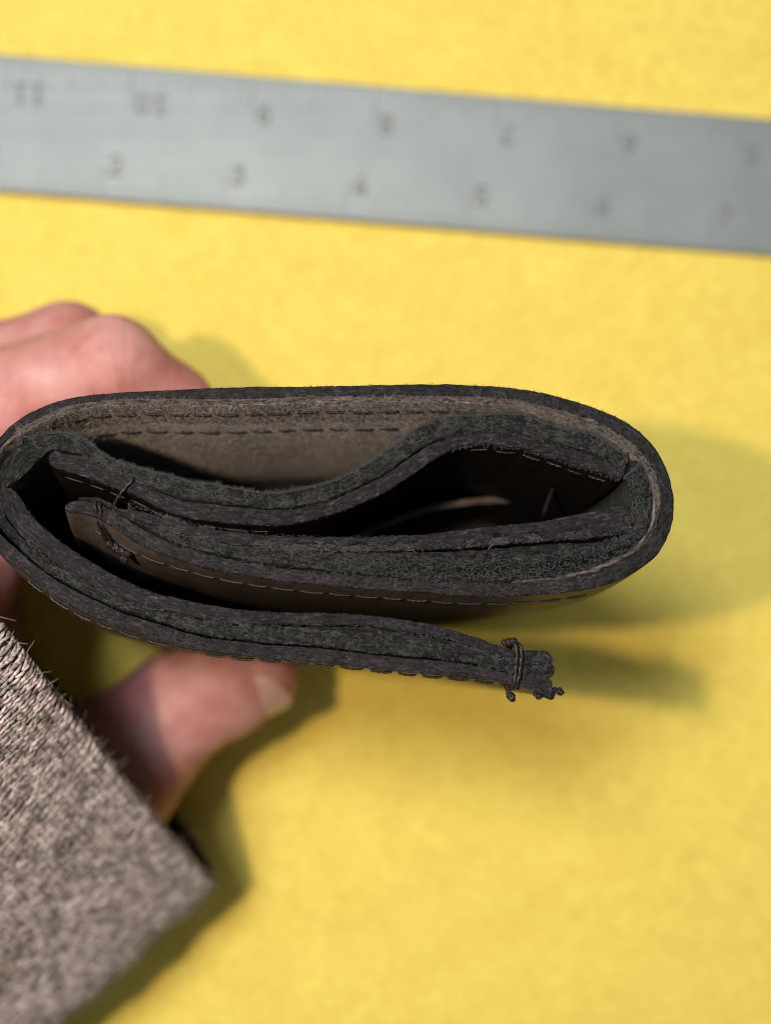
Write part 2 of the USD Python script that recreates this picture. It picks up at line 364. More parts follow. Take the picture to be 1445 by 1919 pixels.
COVER_IN = [(1037, 1270), (957, 1262), (909, 1250), (836, 1238), (768, 1232.5), (710, 1228), (652, 1220), (594, 1213), (497, 1207), (450, 1201), (398, 1196), (346, 1184), (311, 1172), (259, 1156), (214, 1141), (190, 1129), (156, 1113), (121, 1094), (86, 1073), (52, 1046), (21, 1018), (0, 998), (-17, 970), (-24, 930), (-18, 886), (0, 838), (21, 818), (52, 797), (86, 780), (138, 760), (190, 752), (277, 748), (346, 749), (415, 749), (500, 747), (607, 743), (677, 744), (746, 742), (869, 743), (938, 746), (980, 751), (1021, 761), (1070, 773), (1111, 787), (1146, 805), (1180, 827), (1205, 850), (1222, 874), (1232, 901), (1238, 922), (1239, 943), (1236, 970), (1229, 991), (1215, 1012), (1191, 1035), (1163, 1050), (1135, 1062), (1111, 1071), (1077, 1079), (1042, 1085), (994, 1089), (938, 1092), (869, 1091), (815, 1090), (746, 1085), (694, 1080), (642, 1076), (607, 1073), (566, 1067), (521, 1063), (469, 1055), (434, 1048), (398, 1039), (346, 1028), (311, 1012), (277, 995), (249, 979), (221, 963), (200, 950), (175, 941), (145, 938), (121, 944)]
cov = strip(wallet, 'outer_cover', COVER_OUT, COVER_IN, M['cover'], seed=1, rough=0.6, jag=0.5, side_a=0.10, side_b=0.3, gap=0.6,
            label='charcoal leather cover with smooth cut edge, wrapped right round the wallet')

# flesh side of the cover: a thin brown fibrous band inside the dark edge
ci = rs(COVER_IN, step=3)
i0 = int(np.argmin(np.abs(ci - [-22, 935]).sum(1))); i1 = int(np.argmin(np.abs(ci - [960, 1091]).sum(1)))
fl = ci[i0:i1 + 1]
tn = np.gradient(fl, axis=0); tn /= np.linalg.norm(tn, axis=1, keepdims=True)
inward = np.stack([-tn[:, 1], tn[:, 0]], 1)
s_ = np.linspace(0, 1, len(fl))
thick = np.interp(s_, [0, 0.06, 0.12, 0.3, 0.5, 0.60, 0.68, 0.76, 0.86, 1.0], [6, 8, 9, 10, 10, 12, 14, 12, 8, 3])
fle = strip(wallet, 'flesh_side', fl, fl + inward * thick[:, None], M['flesh'], seed=40, rough=1.3, jag=1.5, side_b=1.3, gap=0.2, top=0.00004,
            label='brown fibrous suede flesh side of the cover')

# green-black liner: lower flap, left bend, upper wave
LINER_OUT = [(1039, 1272), (957, 1260), (909, 1248), (836, 1236), (768, 1230), (710, 1225), (652, 1217), (594, 1210), (497, 1204), (450, 1198), (398, 1192), (346, 1180), (311, 1168), (259, 1152), (214, 1137), (190, 1125), (156, 1109), (121, 1090), (86, 1069), (52, 1041), (24, 1012), (3, 990), (-8, 966), (-13, 930), (-8, 895), (8, 864), (24, 843), (47, 827), (76, 816), (104, 811), (128, 812), (156, 821), (180, 842), (214, 862), (249, 874), (284, 884), (322, 893), (363, 904), (398, 908), (432, 914), (467, 920), (500, 924), (521, 924), (556, 919), (594, 910), (635, 898), (670, 880), (704, 860), (739, 836), (767, 815), (798, 795), (832, 784), (867, 780), (904, 778), (956, 775), (987, 779), (1008, 789), (1042, 799), (1084, 808), (1118, 818), (1146, 836), (1167, 850), (1182, 856)]
LINER_IN = [(1046, 1243), (957, 1237), (933, 1230), (884, 1213), (836, 1199), (778, 1189), (715, 1179), (666, 1174), (594, 1174), (497, 1172), (450, 1172), (398, 1167), (346, 1153), (304, 1146), (263, 1136), (221, 1120), (180, 1101), (145, 1080), (114, 1065), (83, 1040), (55, 1018), (34, 999), (21, 983), (10, 966), (6, 945), (6, 930), (14, 913), (31, 901), (52, 884), (69, 867), (86, 850), (104, 842), (121, 847), (145, 851), (173, 861), (207, 880), (242, 894), (277, 909), (311, 925), (346, 936), (381, 940), (415, 944), (467, 949), (500, 952), (538, 953), (580, 946), (614, 938), (649, 922), (694, 902), (729, 884), (763, 857), (798, 836), (832, 821), (867, 810), (904, 808), (973, 818), (1042, 832), (1111, 850), (1146, 863), (1167, 871), (1176, 881)]
lin = strip(wallet, 'green_liner', LINER_OUT, LINER_IN, M['green'], seed=60, rough=1.1, jag=1.0, side_a=1.2, side_b=0.2, gap=0.5,
            label='green black suede lining layer waving through the wallet')
G2_OUT = [(1186, 856), (1205, 873), (1217, 899), (1223, 929), (1223, 957), (1217, 989), (1206, 1016), (1186, 1033), (1153, 1048), (1122, 1059), (1077, 1072), (1042, 1078), (994, 1083), (938, 1087), (869, 1087), (815, 1086), (746, 1081), (694, 1076), (642, 1072), (566, 1063), (521, 1059), (469, 1051), (434, 1044), (400, 1036), (346, 1024), (311, 1008), (277, 991), (249, 976), (221, 960), (200, 948), (170, 938), (142, 935)]
G2_IN = [(1174, 884), (1184, 900), (1185, 922), (1191, 950), (1197, 974), (1184, 991), (1163, 1006), (1129, 1014), (1077, 1017), (1008, 1021), (938, 1027), (869, 1032), (800, 1034), (729, 1034), (677, 1037), (642, 1036), (590, 1033), (538, 1030), (469, 1025), (400, 1015), (346, 1003), (311, 991), (277, 980), (249, 970), (225, 955), (205, 940), (180, 932), (150, 931)]
g2 = strip(wallet, 'green_liner', G2_OUT, G2_IN, M['green'], seed=80, rough=1.4, jag=1.0, side_a=0.6, side_b=0.3, gap=0.3, top=-0.00015, chew=0.0, sag=lambda f, x, y: 0.0016 * sstep(-f, -0.52, -0.12) * sstep(x, 640, 900) * (y > 1000),
           label='fuzzy green black lining inside the right fold')
P1_TOP = [(90, 852), (104, 845), (121, 849), (145, 852), (173, 862), (207, 882), (242, 896), (277, 911), (311, 927), (346, 938), (381, 942), (415, 946), (467, 951), (500, 954), (538, 955), (580, 948), (614, 940), (649, 924), (694, 904), (729, 886), (763, 859), (798, 838), (832, 823), (867, 812), (904, 810), (973, 820), (1042, 834), (1111, 852), (1146, 865), (1167, 873), (1176, 884)]
P1_BOT = [(91, 868), (104, 876), (121, 882), (156, 893), (190, 905), (221, 917), (249, 927), (277, 941), (304, 955), (339, 967), (374, 974), (415, 979), (460, 983), (500, 985), (549, 982), (590, 974), (642, 958), (704, 932), (746, 908), (781, 884), (815, 861), (834, 851), (850, 843), (867, 837), (904, 832), (938, 836), (973, 839), (1008, 849), (1042, 860), (1094, 877), (1129, 887), (1166, 900)]
p1 = strip(wallet, 'pocket_layer', P1_TOP, P1_BOT, M['purple'], seed=100, rough=0.8, jag=0.9, side_b=0.5, gap=0.4, top=0.00008, label='aubergine pocket layer under the upper wave')
P2_TOP = [(214, 951), (242, 955), (277, 962), (311, 971), (346, 981), (381, 988), (432, 995), (500, 1002), (538, 1004), (607, 1006), (677, 1006), (746, 1003), (815, 998), (869, 991), (938, 984), (1008, 977), (1060, 967), (1111, 957), (1146, 950), (1180, 945)]
P2_BOT = [(228, 960), (249, 971), (277, 982), (311, 993), (346, 1004), (398, 1014), (450, 1022), (500, 1028), (538, 1030), (590, 1032), (642, 1033), (700, 1032), (760, 1031), (830, 1028), (900, 1024), (960, 1018), (1030, 1013), (1100, 1008), (1150, 1002), (1190, 983)]
p2 = strip(wallet, 'pocket_layer', P2_TOP, P2_BOT, M['purple'], seed=120, rough=0.7, jag=0.8, side_a=0.2, side_b=0.6, gap=0.5, top=0.0001, chew=0.0007, label='aubergine pocket layer with torn fuzzy lower edge')
P3_TOP = [(-3, 922), (17, 915), (31, 922), (45, 943), (62, 967), (83, 988), (111, 1012), (145, 1036), (180, 1057), (221, 1081), (263, 1100), (304, 1114), (346, 1123), (398, 1134), (450, 1142), (500, 1146), (538, 1147), (642, 1149), (739, 1158), (812, 1171), (884, 1191), (933, 1208), (957, 1217), (990, 1219), (1020, 1219), (1036, 1228)]
P3_BOT = [(3, 950), (10, 966), (21, 982), (34, 997), (55, 1016), (83, 1038), (114, 1063), (145, 1078), (180, 1099), (221, 1118), (263, 1134), (304, 1144), (346, 1151), (398, 1165), (450, 1170), (497, 1170), (594, 1172), (666, 1172), (715, 1177), (778, 1187), (836, 1196), (884, 1211), (933, 1227), (957, 1235), (1043, 1246)]
p3 = strip(wallet, 'pocket_layer', P3_TOP, P3_BOT, M['purple'], seed=140, rough=0.8, jag=0.9, side_a=0.2, gap=0.5, top=0.00006, label='aubergine pocket layer along the lower flap')

# pale card pocket edge deep inside the big opening
CD = 0.031
def shallow(pts):      # points seen at depth CD -> pixels of the upper edge that lead there
    w = P(np.array(pts)[:, 0], np.array(pts)[:, 1], CD)
    s = 0.29
    x = w[:, 0] + 0.110 * CD; y = w[:, 1] + (0.10 * CD + (s - 0.10) * LB * (1 - math.exp(-CD / LB)))
    return np.stack([x * F / (CAMH - ZTOP) + 722.5, 959.5 - y * F / (CAMH - ZTOP)], 1)
def buried(name, top, bot, m, d0, seed, label=None):
    a, b = pair(shallow(top), shallow(bot), 2.0)
    n = len(a); ds = np.array([0.0003, 0.001, 0.004, 0.012, 0.03]); k = []
    for d in ds[::-1]: k.append((0, d, 0))
    for f in np.linspace(0, 1, 7): k.append((f, 0.00015 * (2 * abs(f - 0.5)) ** 3, 1))
    for d in ds: k.append((1, d, 0))
    f = np.array([c[0] for c in k])[None]; d = np.array([c[1] for c in k])[None] + d0
    px = a[:, :1] + (b - a)[:, :1] * f; py = a[:, 1:] + (b - a)[:, 1:] * f
    sl = 0.29
    q = P(px, py); q[..., 0] -= 0.110 * d; q[..., 1] -= 0.10 * d + (sl - 0.10) * LB * (1 - np.exp(-d / LB)); q[..., 2] -= d
    q += (fbm(q * 1500, 2, seed)[..., None] - 0.5) * 0.0002
    t = tris(grid_faces(n, q.shape[1], wrap=True)); kk = q.shape[1]
    c0 = np.array([[0, i, i + 1] for i in range(1, kk - 1)])
    t = np.vstack([t, c0[:, ::-1], c0 + (n - 1) * kk])
    if trimesh.Trimesh(q.reshape(-1, 3), t, process=False).volume < 0: t = t[:, ::-1]
    edge = np.broadcast_to(np.array([c[2] for c in k], float)[None], (n, kk))
    return put(wallet, name, (q.reshape(-1, 3), t), m, smooth=True, label=label, prim={'edge': edge.ravel()})
buried('card_pocket', [(640, 1008), (700, 985), (760, 962), (830, 941), (900, 932), (960, 929), (1010, 932), (1060, 940), (1105, 946)],
       [(650, 1018), (705, 997), (765, 974), (832, 953), (900, 945), (960, 942), (1010, 945), (1060, 951), (1105, 955)], M['pocket'], CD, 5, label='pale grey pocket edge deep inside the largest opening')
# bottoms of the two stitched pockets
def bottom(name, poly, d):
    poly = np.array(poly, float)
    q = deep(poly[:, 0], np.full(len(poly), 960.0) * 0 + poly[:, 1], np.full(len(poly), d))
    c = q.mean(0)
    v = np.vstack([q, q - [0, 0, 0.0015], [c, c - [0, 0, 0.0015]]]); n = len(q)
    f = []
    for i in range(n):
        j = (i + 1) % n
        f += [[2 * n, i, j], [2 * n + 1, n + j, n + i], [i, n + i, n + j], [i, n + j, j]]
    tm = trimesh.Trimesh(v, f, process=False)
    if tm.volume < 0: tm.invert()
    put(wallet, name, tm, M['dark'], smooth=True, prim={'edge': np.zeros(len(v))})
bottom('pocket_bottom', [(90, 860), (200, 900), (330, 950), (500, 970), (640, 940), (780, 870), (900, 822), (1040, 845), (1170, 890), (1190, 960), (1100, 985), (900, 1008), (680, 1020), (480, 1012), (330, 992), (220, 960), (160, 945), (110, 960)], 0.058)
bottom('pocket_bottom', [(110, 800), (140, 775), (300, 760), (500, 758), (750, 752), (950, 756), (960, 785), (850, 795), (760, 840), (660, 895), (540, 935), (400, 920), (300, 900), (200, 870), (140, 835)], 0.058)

# --- stitches: two-ply waxed thread
def thread(path, r=0.00022, twist=9.0, sides=10, ply=0.38, taper=0.4):
    path = np.asarray(path, float); n = len(path)
    t = np.gradient(path, axis=0); t /= np.linalg.norm(t, axis=1, keepdims=True)
    up = np.array([0.13, 0.31, 0.94]); x = np.cross(t, up); x /= np.linalg.norm(x, axis=1, keepdims=True); y = np.cross(x, t)
    ss = np.r_[0, np.cumsum(np.linalg.norm(np.diff(path, axis=0), axis=1))]
    an = np.linspace(0, 2 * np.pi, sides, endpoint=False)[None]
    e = np.clip(np.minimum(ss, ss[-1] - ss) / (2.0 * r), 0, 1)
    rr = r * (taper + (1 - taper) * np.sqrt(1 - (1 - e) ** 2))[:, None] * (1 - ply + ply * np.abs(np.cos(an - (ss * twist / (r * 12))[:, None])) * 1.2)
    v = path[:, None] + rr[..., None] * (np.cos(an)[..., None] * x[:, None] + np.sin(an)[..., None] * y[:, None])
    v = np.vstack([v.reshape(-1, 3), path[:1], path[-1:]])
    f = tris(grid_faces(n, sides, wrap=True))
    a, b = n * sides, n * sides + 1
    c = [[a, (i + 1) % sides, i] for i in range(sides)] + [[b, (n - 1) * sides + i, (n - 1) * sides + (i + 1) % sides] for i in range(sides)]
    tm = trimesh.Trimesh(v, np.vstack([f, c]), process=False)
    if tm.volume < 0: tm.invert()
    return tm

def row(s, side, x0, x1, d, lo, hi, length, gapf=0.16, r=0.00022, sink=0.3, seed=0, bulge=0.00016):
    """a row of single stitches along a face of the layer"""
    R_ = np.random.default_rng(seed)
    i0, i1 = s.at_x(x0, lo, hi, side), s.at_x(x1, lo, hi, side)
    if i1 < i0: i0, i1 = i1, i0
    ii = np.arange(i0, i1 + 1, dtype=float); pts = s.face(ii, side, d)
    ss = np.r_[0, np.cumsum(np.linalg.norm(np.diff(pts, axis=0), axis=1))]
    t0 = 0.0
    sg = -1 if side == 'a' else 1
    while t0 + length < ss[-1]:
        L = length * R_.uniform(0.85, 1.12)
        tt = np.linspace(t0 + gapf * L / 2, t0 + L * (1 - gapf / 2), 13)
        k = np.interp(tt, ss, ii)
        p = s.face(k, side, d + R_.normal(0, 0.00007) + np.linspace(0, 1, 13) * R_.normal(0, 0.00012))
        o = np.stack([np.interp(k, np.arange(s.n), s.out[:, c]) for c in range(3)], 1) * sg
        w = np.sin(np.linspace(0, np.pi, 13))
        p = p + o * ((w ** 0.5 * bulge) + r * (1 - 2 * sink) * (w > 0.1) - r * 0.5 * (w <= 0.1))[:, None]
        put(s.path, 'stitch', thread(p, r * R_.uniform(0.9, 1.12)), M['thread'])
        t0 += L
def frac(s, x, y, side='a'):
    w = s.a if side == 'a' else s.b
    return np.argmin(((w - [x, y]) ** 2).sum(1)) / (s.n - 1)
fA, fB = frac(cov, -40, 930), frac(cov, 1264, 940)
row(cov, 'a', 990, 30, 0.0034, 0, fA, 0.0037, gapf=0.2, seed=1, r=0.00020, bulge=0.0002)            # lower flap, outer face
row(cov, 'a', 1120, 150, 0.0048, fB, 1, 0.0037, gapf=0.12, seed=2, r=0.00017, sink=0.55)                         # inner flap, outer face
row(fle, 'b', 120, 1010, 0.0036, 0, frac(fle, 1238, 930), 0.0036, gapf=0.2, seed=3, r=0.00019, sink=0.42)
row(fle, 'b', 150, 780, 0.0125, 0, frac(fle, 1238, 930), 0.0036, gapf=0.25, seed=4, r=0.00017, sink=0.5)
row(p1, 'b', 110, 540, 0.0032, 0, 1, 0.0034, gapf=0.2, seed=5, r=0.00016, sink=0.7, bulge=0.0001)
row(p1, 'b', 880, 1160, 0.0022, 0, 1, 0.0034, gapf=0.25, seed=6, r=0.00017, sink=0.5, bulge=0.0001)

# --- thread wrapped round the tip of the lower flap, with knots
def world(pts):      # pixels + height above the upper edge (mm)
    pts = np.array(pts, float)
    q = P(pts[:, 0], pts[:, 1], 0.0); q[:, 2] += pts[:, 2] / 1000.0
    s = np.r_[0, np.cumsum(np.linalg.norm(np.diff(q, axis=0), axis=1))]
    return CubicSpline(s, q)(np.linspace(0, s[-1], max(16, int(s[-1] / 0.00018))))
tip = []
put(wallet, 'thread_loop', thread(world([(955, 1222, -2.2), (957, 1208, -0.8), (964, 1207, 0.1), (968, 1220, 0.42), (967, 1245, 0.40), (965, 1268, 0.38), (961, 1284, 0.2), (957, 1290, -0.9), (954, 1290, -2.4)]), 0.00029, taper=0.8), M['thread'])
put(wallet, 'thread_loop', thread(world([(962, 1218, -2.2), (967, 1207, -0.6), (974, 1209, 0.2), (977, 1224, 0.42), (975, 1247, 0.40), (973, 1266, 0.36), (968, 1282, 0.2), (962, 1291, -0.8), (958, 1292, -2.4)]), 0.00029, taper=0.8), M['thread'])
def knot(name, pts, radii, seed):
    parts = []
    for (x, y, h), r in zip(pts, radii):
        s = trimesh.creation.icosphere(3, r); s.vertices += (fbm(s.vertices * 5000 + seed, 3, seed)[:, None] - 0.5) * r * 0.9 * (s.vertices / r)
        q = P(x, y, 0.0); q[2] += h / 1000.0; s.apply_translation(q)
        parts.append(manifold3d.Manifold(manifold3d.Mesh(np.asarray(s.vertices, np.float32), np.asarray(s.faces, np.uint32))))
    m = parts[0]
    for q in parts[1:]: m = m + q
    put(wallet, name, m, M['thread'], smooth=50)
knot('knot', [(952, 1290, -1.6), (954, 1296, -1.5), (956, 1302, -1.5), (960, 1308, -1.5), (962, 1312, -1.6)], [.00034, .00032, .00040, .00056, .00046], 3)
knot('knot', [(955, 1204, -0.9), (963, 1203, -0.5), (948, 1206, -1.3), (971, 1209, -0.6)], [.00052, .00055, .00045, .0004], 4)
knot('knot', [(1006, 1303, -1.6), (1012, 1307, -1.5), (1017, 1305, -1.7)], [.00036, .00046, .00036], 5)
knot('knot', [(1036, 1300, -1.0), (1042, 1294, -0.9), (1049, 1297, -1.0), (1053, 1299, -1.1), (1051, 1293, -1.1)], [.00050, .00036, .00042, .00042, .00028], 6)
knot('knot', [(1026, 1303, -0.8), (1033, 1306, -0.9)], [.00050, .00050], 7)
# thread on the end of the inner flap and the loose one above it
put(wallet, 'thread_loop', thread(world([(176, 938, -1.0), (178, 946, 0.15), (180, 956, 0.2), (181, 968, -0.6), (181, 984, -2.0), (183, 1001, -3.4), (186, 1018, -4.8)]), 0.00029, taper=0.8), M['thread'])
put(wallet, 'thread_loop', thread(world([(184, 940, -1.0), (187, 948, 0.2), (189, 962, 0.1), (191, 975, -0.8), (190, 990, -2.2), (193, 1008, -3.8), (198, 1024, -5.2)]), 0.00029, taper=0.8), M['thread'])
knot('knot', [(192, 1022, -5.0), (202, 1028, -5.3), (212, 1034, -5.6), (222, 1040, -5.8), (216, 1050, -6.2)], [.0006, .0007, .0007, .0006, .0006], 8)
put(wallet, 'loose_thread', thread(world([(251, 896, 0.0), (248, 901, 0.35), (238, 912, 0.42), (228, 924, 0.4), (219, 936, 0.0), (213, 946, -0.6), (211, 952, -1.2)]), 0.00026, taper=0.7), M['thread'])
put(wallet, 'loose_thread', thread(world([(1062, 905, -12), (1056, 925, -14), (1052, 940, -15), (1046, 965, -17)]), 0.00032), M['thread'])

# --- fibres
def fuzz(s, side, x0, x1, lo, hi, count, length, width, mt, d_max=0.0008, up=0.5, along=0.6, seed=0, name='suede_fibres', inset=0.0, outw=1.0):
    R_ = np.random.default_rng(seed)
    i0, i1 = s.at_x(x0, lo, hi, side), s.at_x(x1, lo, hi, side)
    if i1 < i0: i0, i1 = i1, i0
    w_ = (i1 - i0) * 0.5; i = (i0 + i1) / 2 + w_ * np.clip(R_.uniform(-1.04, 1.04, count) + R_.normal(0, 0.03, count), -1, 1); d = R_.uniform(0, 1, count) ** 1.5 * d_max
    p = s.face(i, side, d)
    sg = -1 if side == 'a' else 1
    o = np.stack([np.interp(i, np.arange(s.n), s.out[:, c]) for c in range(3)], 1) * sg
    p = p - o * R_.uniform(0, 1, count)[:, None] * inset
    t = np.cross(o, [0, 0, 1.0])
    clump = noise(p * 900, seed)
    L = length * R_.uniform(0.35, 1.25, count) * (0.5 + clump)
    al = R_.normal(0, along, count)
    dirv = o * (R_.uniform(0.2, 1.0, count) if inset == 0 else R_.normal(0, 0.5, count))[:, None] * outw + t * al[:, None] + np.array([0, 0, 1.0]) * (R_.uniform(0, 1.2, count) * up)[:, None]
    dirv /= np.linalg.norm(dirv, axis=1, keepdims=True)
    curl = R_.normal(0, 0.5, (count, 3))
    st = np.stack([p - dirv * 0.00008, p + dirv * L[:, None] * 0.4 + curl * L[:, None] * 0.10, p + dirv * L[:, None] * 0.75 + curl * L[:, None] * 0.32, p + (dirv * 0.95 + curl * 0.6) * L[:, None]], 1)
    w = width * R_.uniform(0.6, 1.3, count)[:, None] * np.array([1, 0.95, 0.75, 0.3])[None]
    curves(s.path, name, st, w, mt)
fl0, fl1 = frac(lin, -8, 900), 1.0
fuzz(lin, 'a', 60, 1170, fl0, 1, 6000, 0.00050, 0.00007, M['fib_green'], seed=1, along=0.8)
fuzz(lin, 'a', 60, 1170, fl0, 1, 5000, 0.00042, 0.00006, M['fib_green'], d_max=0.0001, seed=2, inset=0.0019, up=0.2, along=1.0)
fuzz(lin, 'a', 1020, 40, 0, fl0, 4500, 0.00036, 0.00006, M['fib_green'], d_max=0.0001, seed=3, inset=0.0022, up=0.15, along=1.0)
fuzz(g2, 'a', 1200, 300, 0.0, 1, 3800, 0.00042, 0.00006, M['fib_green'], d_max=0.0001, seed=4, inset=0.0030, up=0.3, along=1.0)
fuzz(p2, 'b', 250, 1180, 0, 1, 2600, 0.00050, 0.00007, M['fib_grey'], d_max=0.0003, seed=5, inset=0.0009, up=0.5, along=1.0, outw=0.6)
fuzz(p2, 'b', 330, 1000, 0, 1, 170, 0.00085, 0.00018, M['fib_grey'], d_max=0.0001, seed=15, inset=0.0011, up=0.15, along=1.2, outw=0.6, name='leather_shreds')
fuzz(p2, 'b', 240, 1180, 0, 1, 2200, 0.00030, 0.00005, M['fib_grey'], d_max=0.0001, seed=16, inset=0.0020, up=0.1, along=1.5)
fuzz(fle, 'b', 40, 1235, 0, 0.8, 9000, 0.00070, 0.00006, M['fib_brown'], d_max=0.008, seed=6, along=1.6, up=0.12, outw=0.22)
fuzz(fle, 'b', 40, 1235, 0, 0.8, 4500, 0.00060, 0.00006, M['fib_brown'], d_max=0.0001, seed=7, along=1.5, inset=0.0007, up=0.15)
fuzz(fle, 'b', 110, 1000, 0, 0.6, 7000, 0.00055, 0.00005, M['fib_wall'], d_max=0.05, seed=26, along=1.6, up=0.3, outw=0.2)
fuzz(p1, 'b', 100, 1160, 0, 1, 3000, 0.00030, 0.00005, M['fib_grey'], d_max=0.0001, seed=8, inset=0.0020, up=0.1, along=1.5)
fuzz(p1, 'b', 850, 1160, 0, 1, 260, 0.00030, 0.00006, M['fib_grey'], seed=18)
fuzz(p3, 'a', 20, 1010, 0, 1, 3500, 0.00028, 0.00005, M['fib_grey'], d_max=0.0001, seed=19, inset=0.0018, up=0.1, along=1.5)
fuzz(cov, 'a', 1030, 10, 0, fA, 3000, 0.00028, 0.00005, M['fib_grey'], d_max=0.0001, seed=20, inset=0.0018, up=0.1, along=1.5)
fuzz(cov, 'a', 1120, 200, fB, 1, 3600, 0.00032, 0.00005, M['fib_grey'], d_max=0.0001, seed=21, inset=0.0018, up=0.1, along=1.5)
fuzz(cov, 'a', 10, 1200, fA, fB, 2500, 0.00022, 0.00004, M['fib_grey'], d_max=0.0001, seed=22, inset=0.0018, up=0.08, along=1.5)
fuzz(cov, 'a', 40, 1200, fA, fB, 120, 0.00020, 0.00006, M['fib_grey'], d_max=0.0002, seed=9)

# ---------------------------------------------------------------- person: hand and sleeve
person = thing('person', 'hand in a grey melange knit sleeve reaching in from lower left, gripping the wallet', 'person')
M['skin'] = mat('pink_skin', {
    'geo': ('geometry', {}), 'n1': ('noise_texture', {'scale': 110.0, 'detail': 4.0, 'roughness': 0.6}),
    'n2': ('noise_texture', {'scale': 900.0, 'detail': 4.0, 'roughness': 0.6}),
    'mp': ('mapping', {'scale': (520.0, 160.0, 200.0), 'rotation': (0, 0, 0.5)}), 'n3': ('noise_texture', {'scale': 1.0, 'detail': 3.0, 'distortion': 1.0}),
    'r': ('rgb_ramp', {'ramp': [(0.34, (0.365, 0.130, 0.127)), (0.5, (0.425, 0.190, 0.184)), (0.66, (0.485, 0.258, 0.25))]}),
    'a': ('math', {'math_type': 'multiply_add', 'value2': 0.4}),
    'b': ('bump', {'strength': 0.5, 'distance': 0.0005}),
    'p': ('principled_bsdf', {'roughness': 0.55, 'specular_ior_level': 0.4, 'subsurface_weight': 0.25, 'subsurface_scale': 0.0018, 'subsurface_radius': (1.0, 0.35, 0.2)})},
    [('geo.position', 'n1.vector'), ('geo.position', 'n2.vector'), ('geo.position', 'mp.vector'), ('mp.vector', 'n3.vector'), ('n1.fac', 'r.fac'), ('r.color', 'p.base_color'),
     ('n2.fac', 'a.value1'), ('n3.fac', 'a.value3'), ('a.value', 'b.height'), ('b.normal', 'p.normal')])
M['nail'] = mat('fingernail', {'p': ('principled_bsdf', {'base_color': (0.50, 0.27, 0.25), 'roughness': 0.40, 'specular_ior_level': 0.5, 'subsurface_weight': 0.3, 'subsurface_scale': 0.001})}, [])
mm = 1e-3
J = {k: (P(x, y, d * mm), r * mm) for k, (x, y, d, r) in {
    'arm': (-620, 1900, 58, 27), 'wrist': (-140, 1500, 62, 20), 'palm': (-195, 1165, 64, 19), 'w0': (-82, 1062, 50, 9.5), 'w1': (-112, 900, 46, 10),
    'i0': (-190, 850, 48, 12.5), 'i1': (205, 690, 43, 8.4), 'i2': (318, 765, 49, 7.4), 'i3': (352, 792, 53, 6.2),
    'm0': (-200, 790, 66, 12.5), 'm1': (128, 657, 60, 8.4), 'm2': (230, 745, 66, 7.4), 'm3': (275, 785, 70, 6.4),
    'r0': (-210, 835, 81, 11.5), 'r1': (60, 700, 77, 7.8), 'r2': (150, 790, 80, 6.8), 'r3': (190, 825, 83, 6.0),
    'l0': (-215, 900, 90, 9.5), 'l1': (0, 790, 91, 6.6), 'l2': (70, 840, 92, 6.0), 'l3': (100, 865, 92, 5.4),
    't0': (20, 1590, 76, 16), 't1': (186, 1462, 75, 14.4), 't2': (333, 1327, 72, 10.4), 't2b': (420, 1290, 71, 9.0), 't3': (490, 1268, 71, 6.9)}.items()}
BONES = [('palm', 'w0'), ('w0', 'w1'), ('w1', 'i0'), ('arm', 'wrist'), ('wrist', 'palm'), ('palm', 'i0'), ('palm', 'm0'), ('palm', 'r0'), ('palm', 'l0'), ('i0', 'm0'), ('m0', 'r0'), ('r0', 'l0'), ('wrist', 'l0'),
         ('i0', 'i1'), ('i1', 'i2'), ('i2', 'i3'), ('m0', 'm1'), ('m1', 'm2'), ('m2', 'm3'), ('r0', 'r1'), ('r1', 'r2'), ('r2', 'r3'), ('l0', 'l1'), ('l1', 'l2'), ('l2', 'l3'),
         ('wrist', 't0'), ('t0', 't1'), ('t1', 't2'), ('t2', 't2b'), ('t2b', 't3')]
lo = np.array([-0.155, -0.115, 0.002]); hi = np.array([0.0, 0.05, 0.10]); hstep = 0.0011
ax_ = [np.arange(l, h, hstep) for l, h in zip(lo, hi)]
G = np.stack(np.meshgrid(*ax_, indexing='ij'), -1).astype(np.float32)
field = np.full(G.shape[:3], 1.0, np.float32)
def cap_sdf(G, a, ra, b, rb):
    ba = (b - a).astype(np.float32); pa = G - a.astype(np.float32)
    h = np.clip((pa @ ba) / (ba @ ba), 0, 1)
    return np.linalg.norm(pa - h[..., None] * ba, axis=-1) - (ra + (rb - ra) * h)
def smin(a, b, k):
    h = np.clip(0.5 + 0.5 * (b - a) / k, 0, 1)
    return b * (1 - h) + a * h - k * h * (1 - h)
groups = {}
for a, b in BONES:
    key = b[0] if b[0] in 'imrlt' and a[0] == b[0] else 'p'
    d = cap_sdf(G, J[a][0], J[a][1], J[b][0], J[b][1])
    groups[key] = d if key not in groups else smin(groups[key], d, 0.0022 if key != 'p' else 0.006)
field = groups['p']
for k in 'imrlt': field = smin(field, groups[k], 0.0045) if k == 't' else smin(field, groups[k], 0.0030)
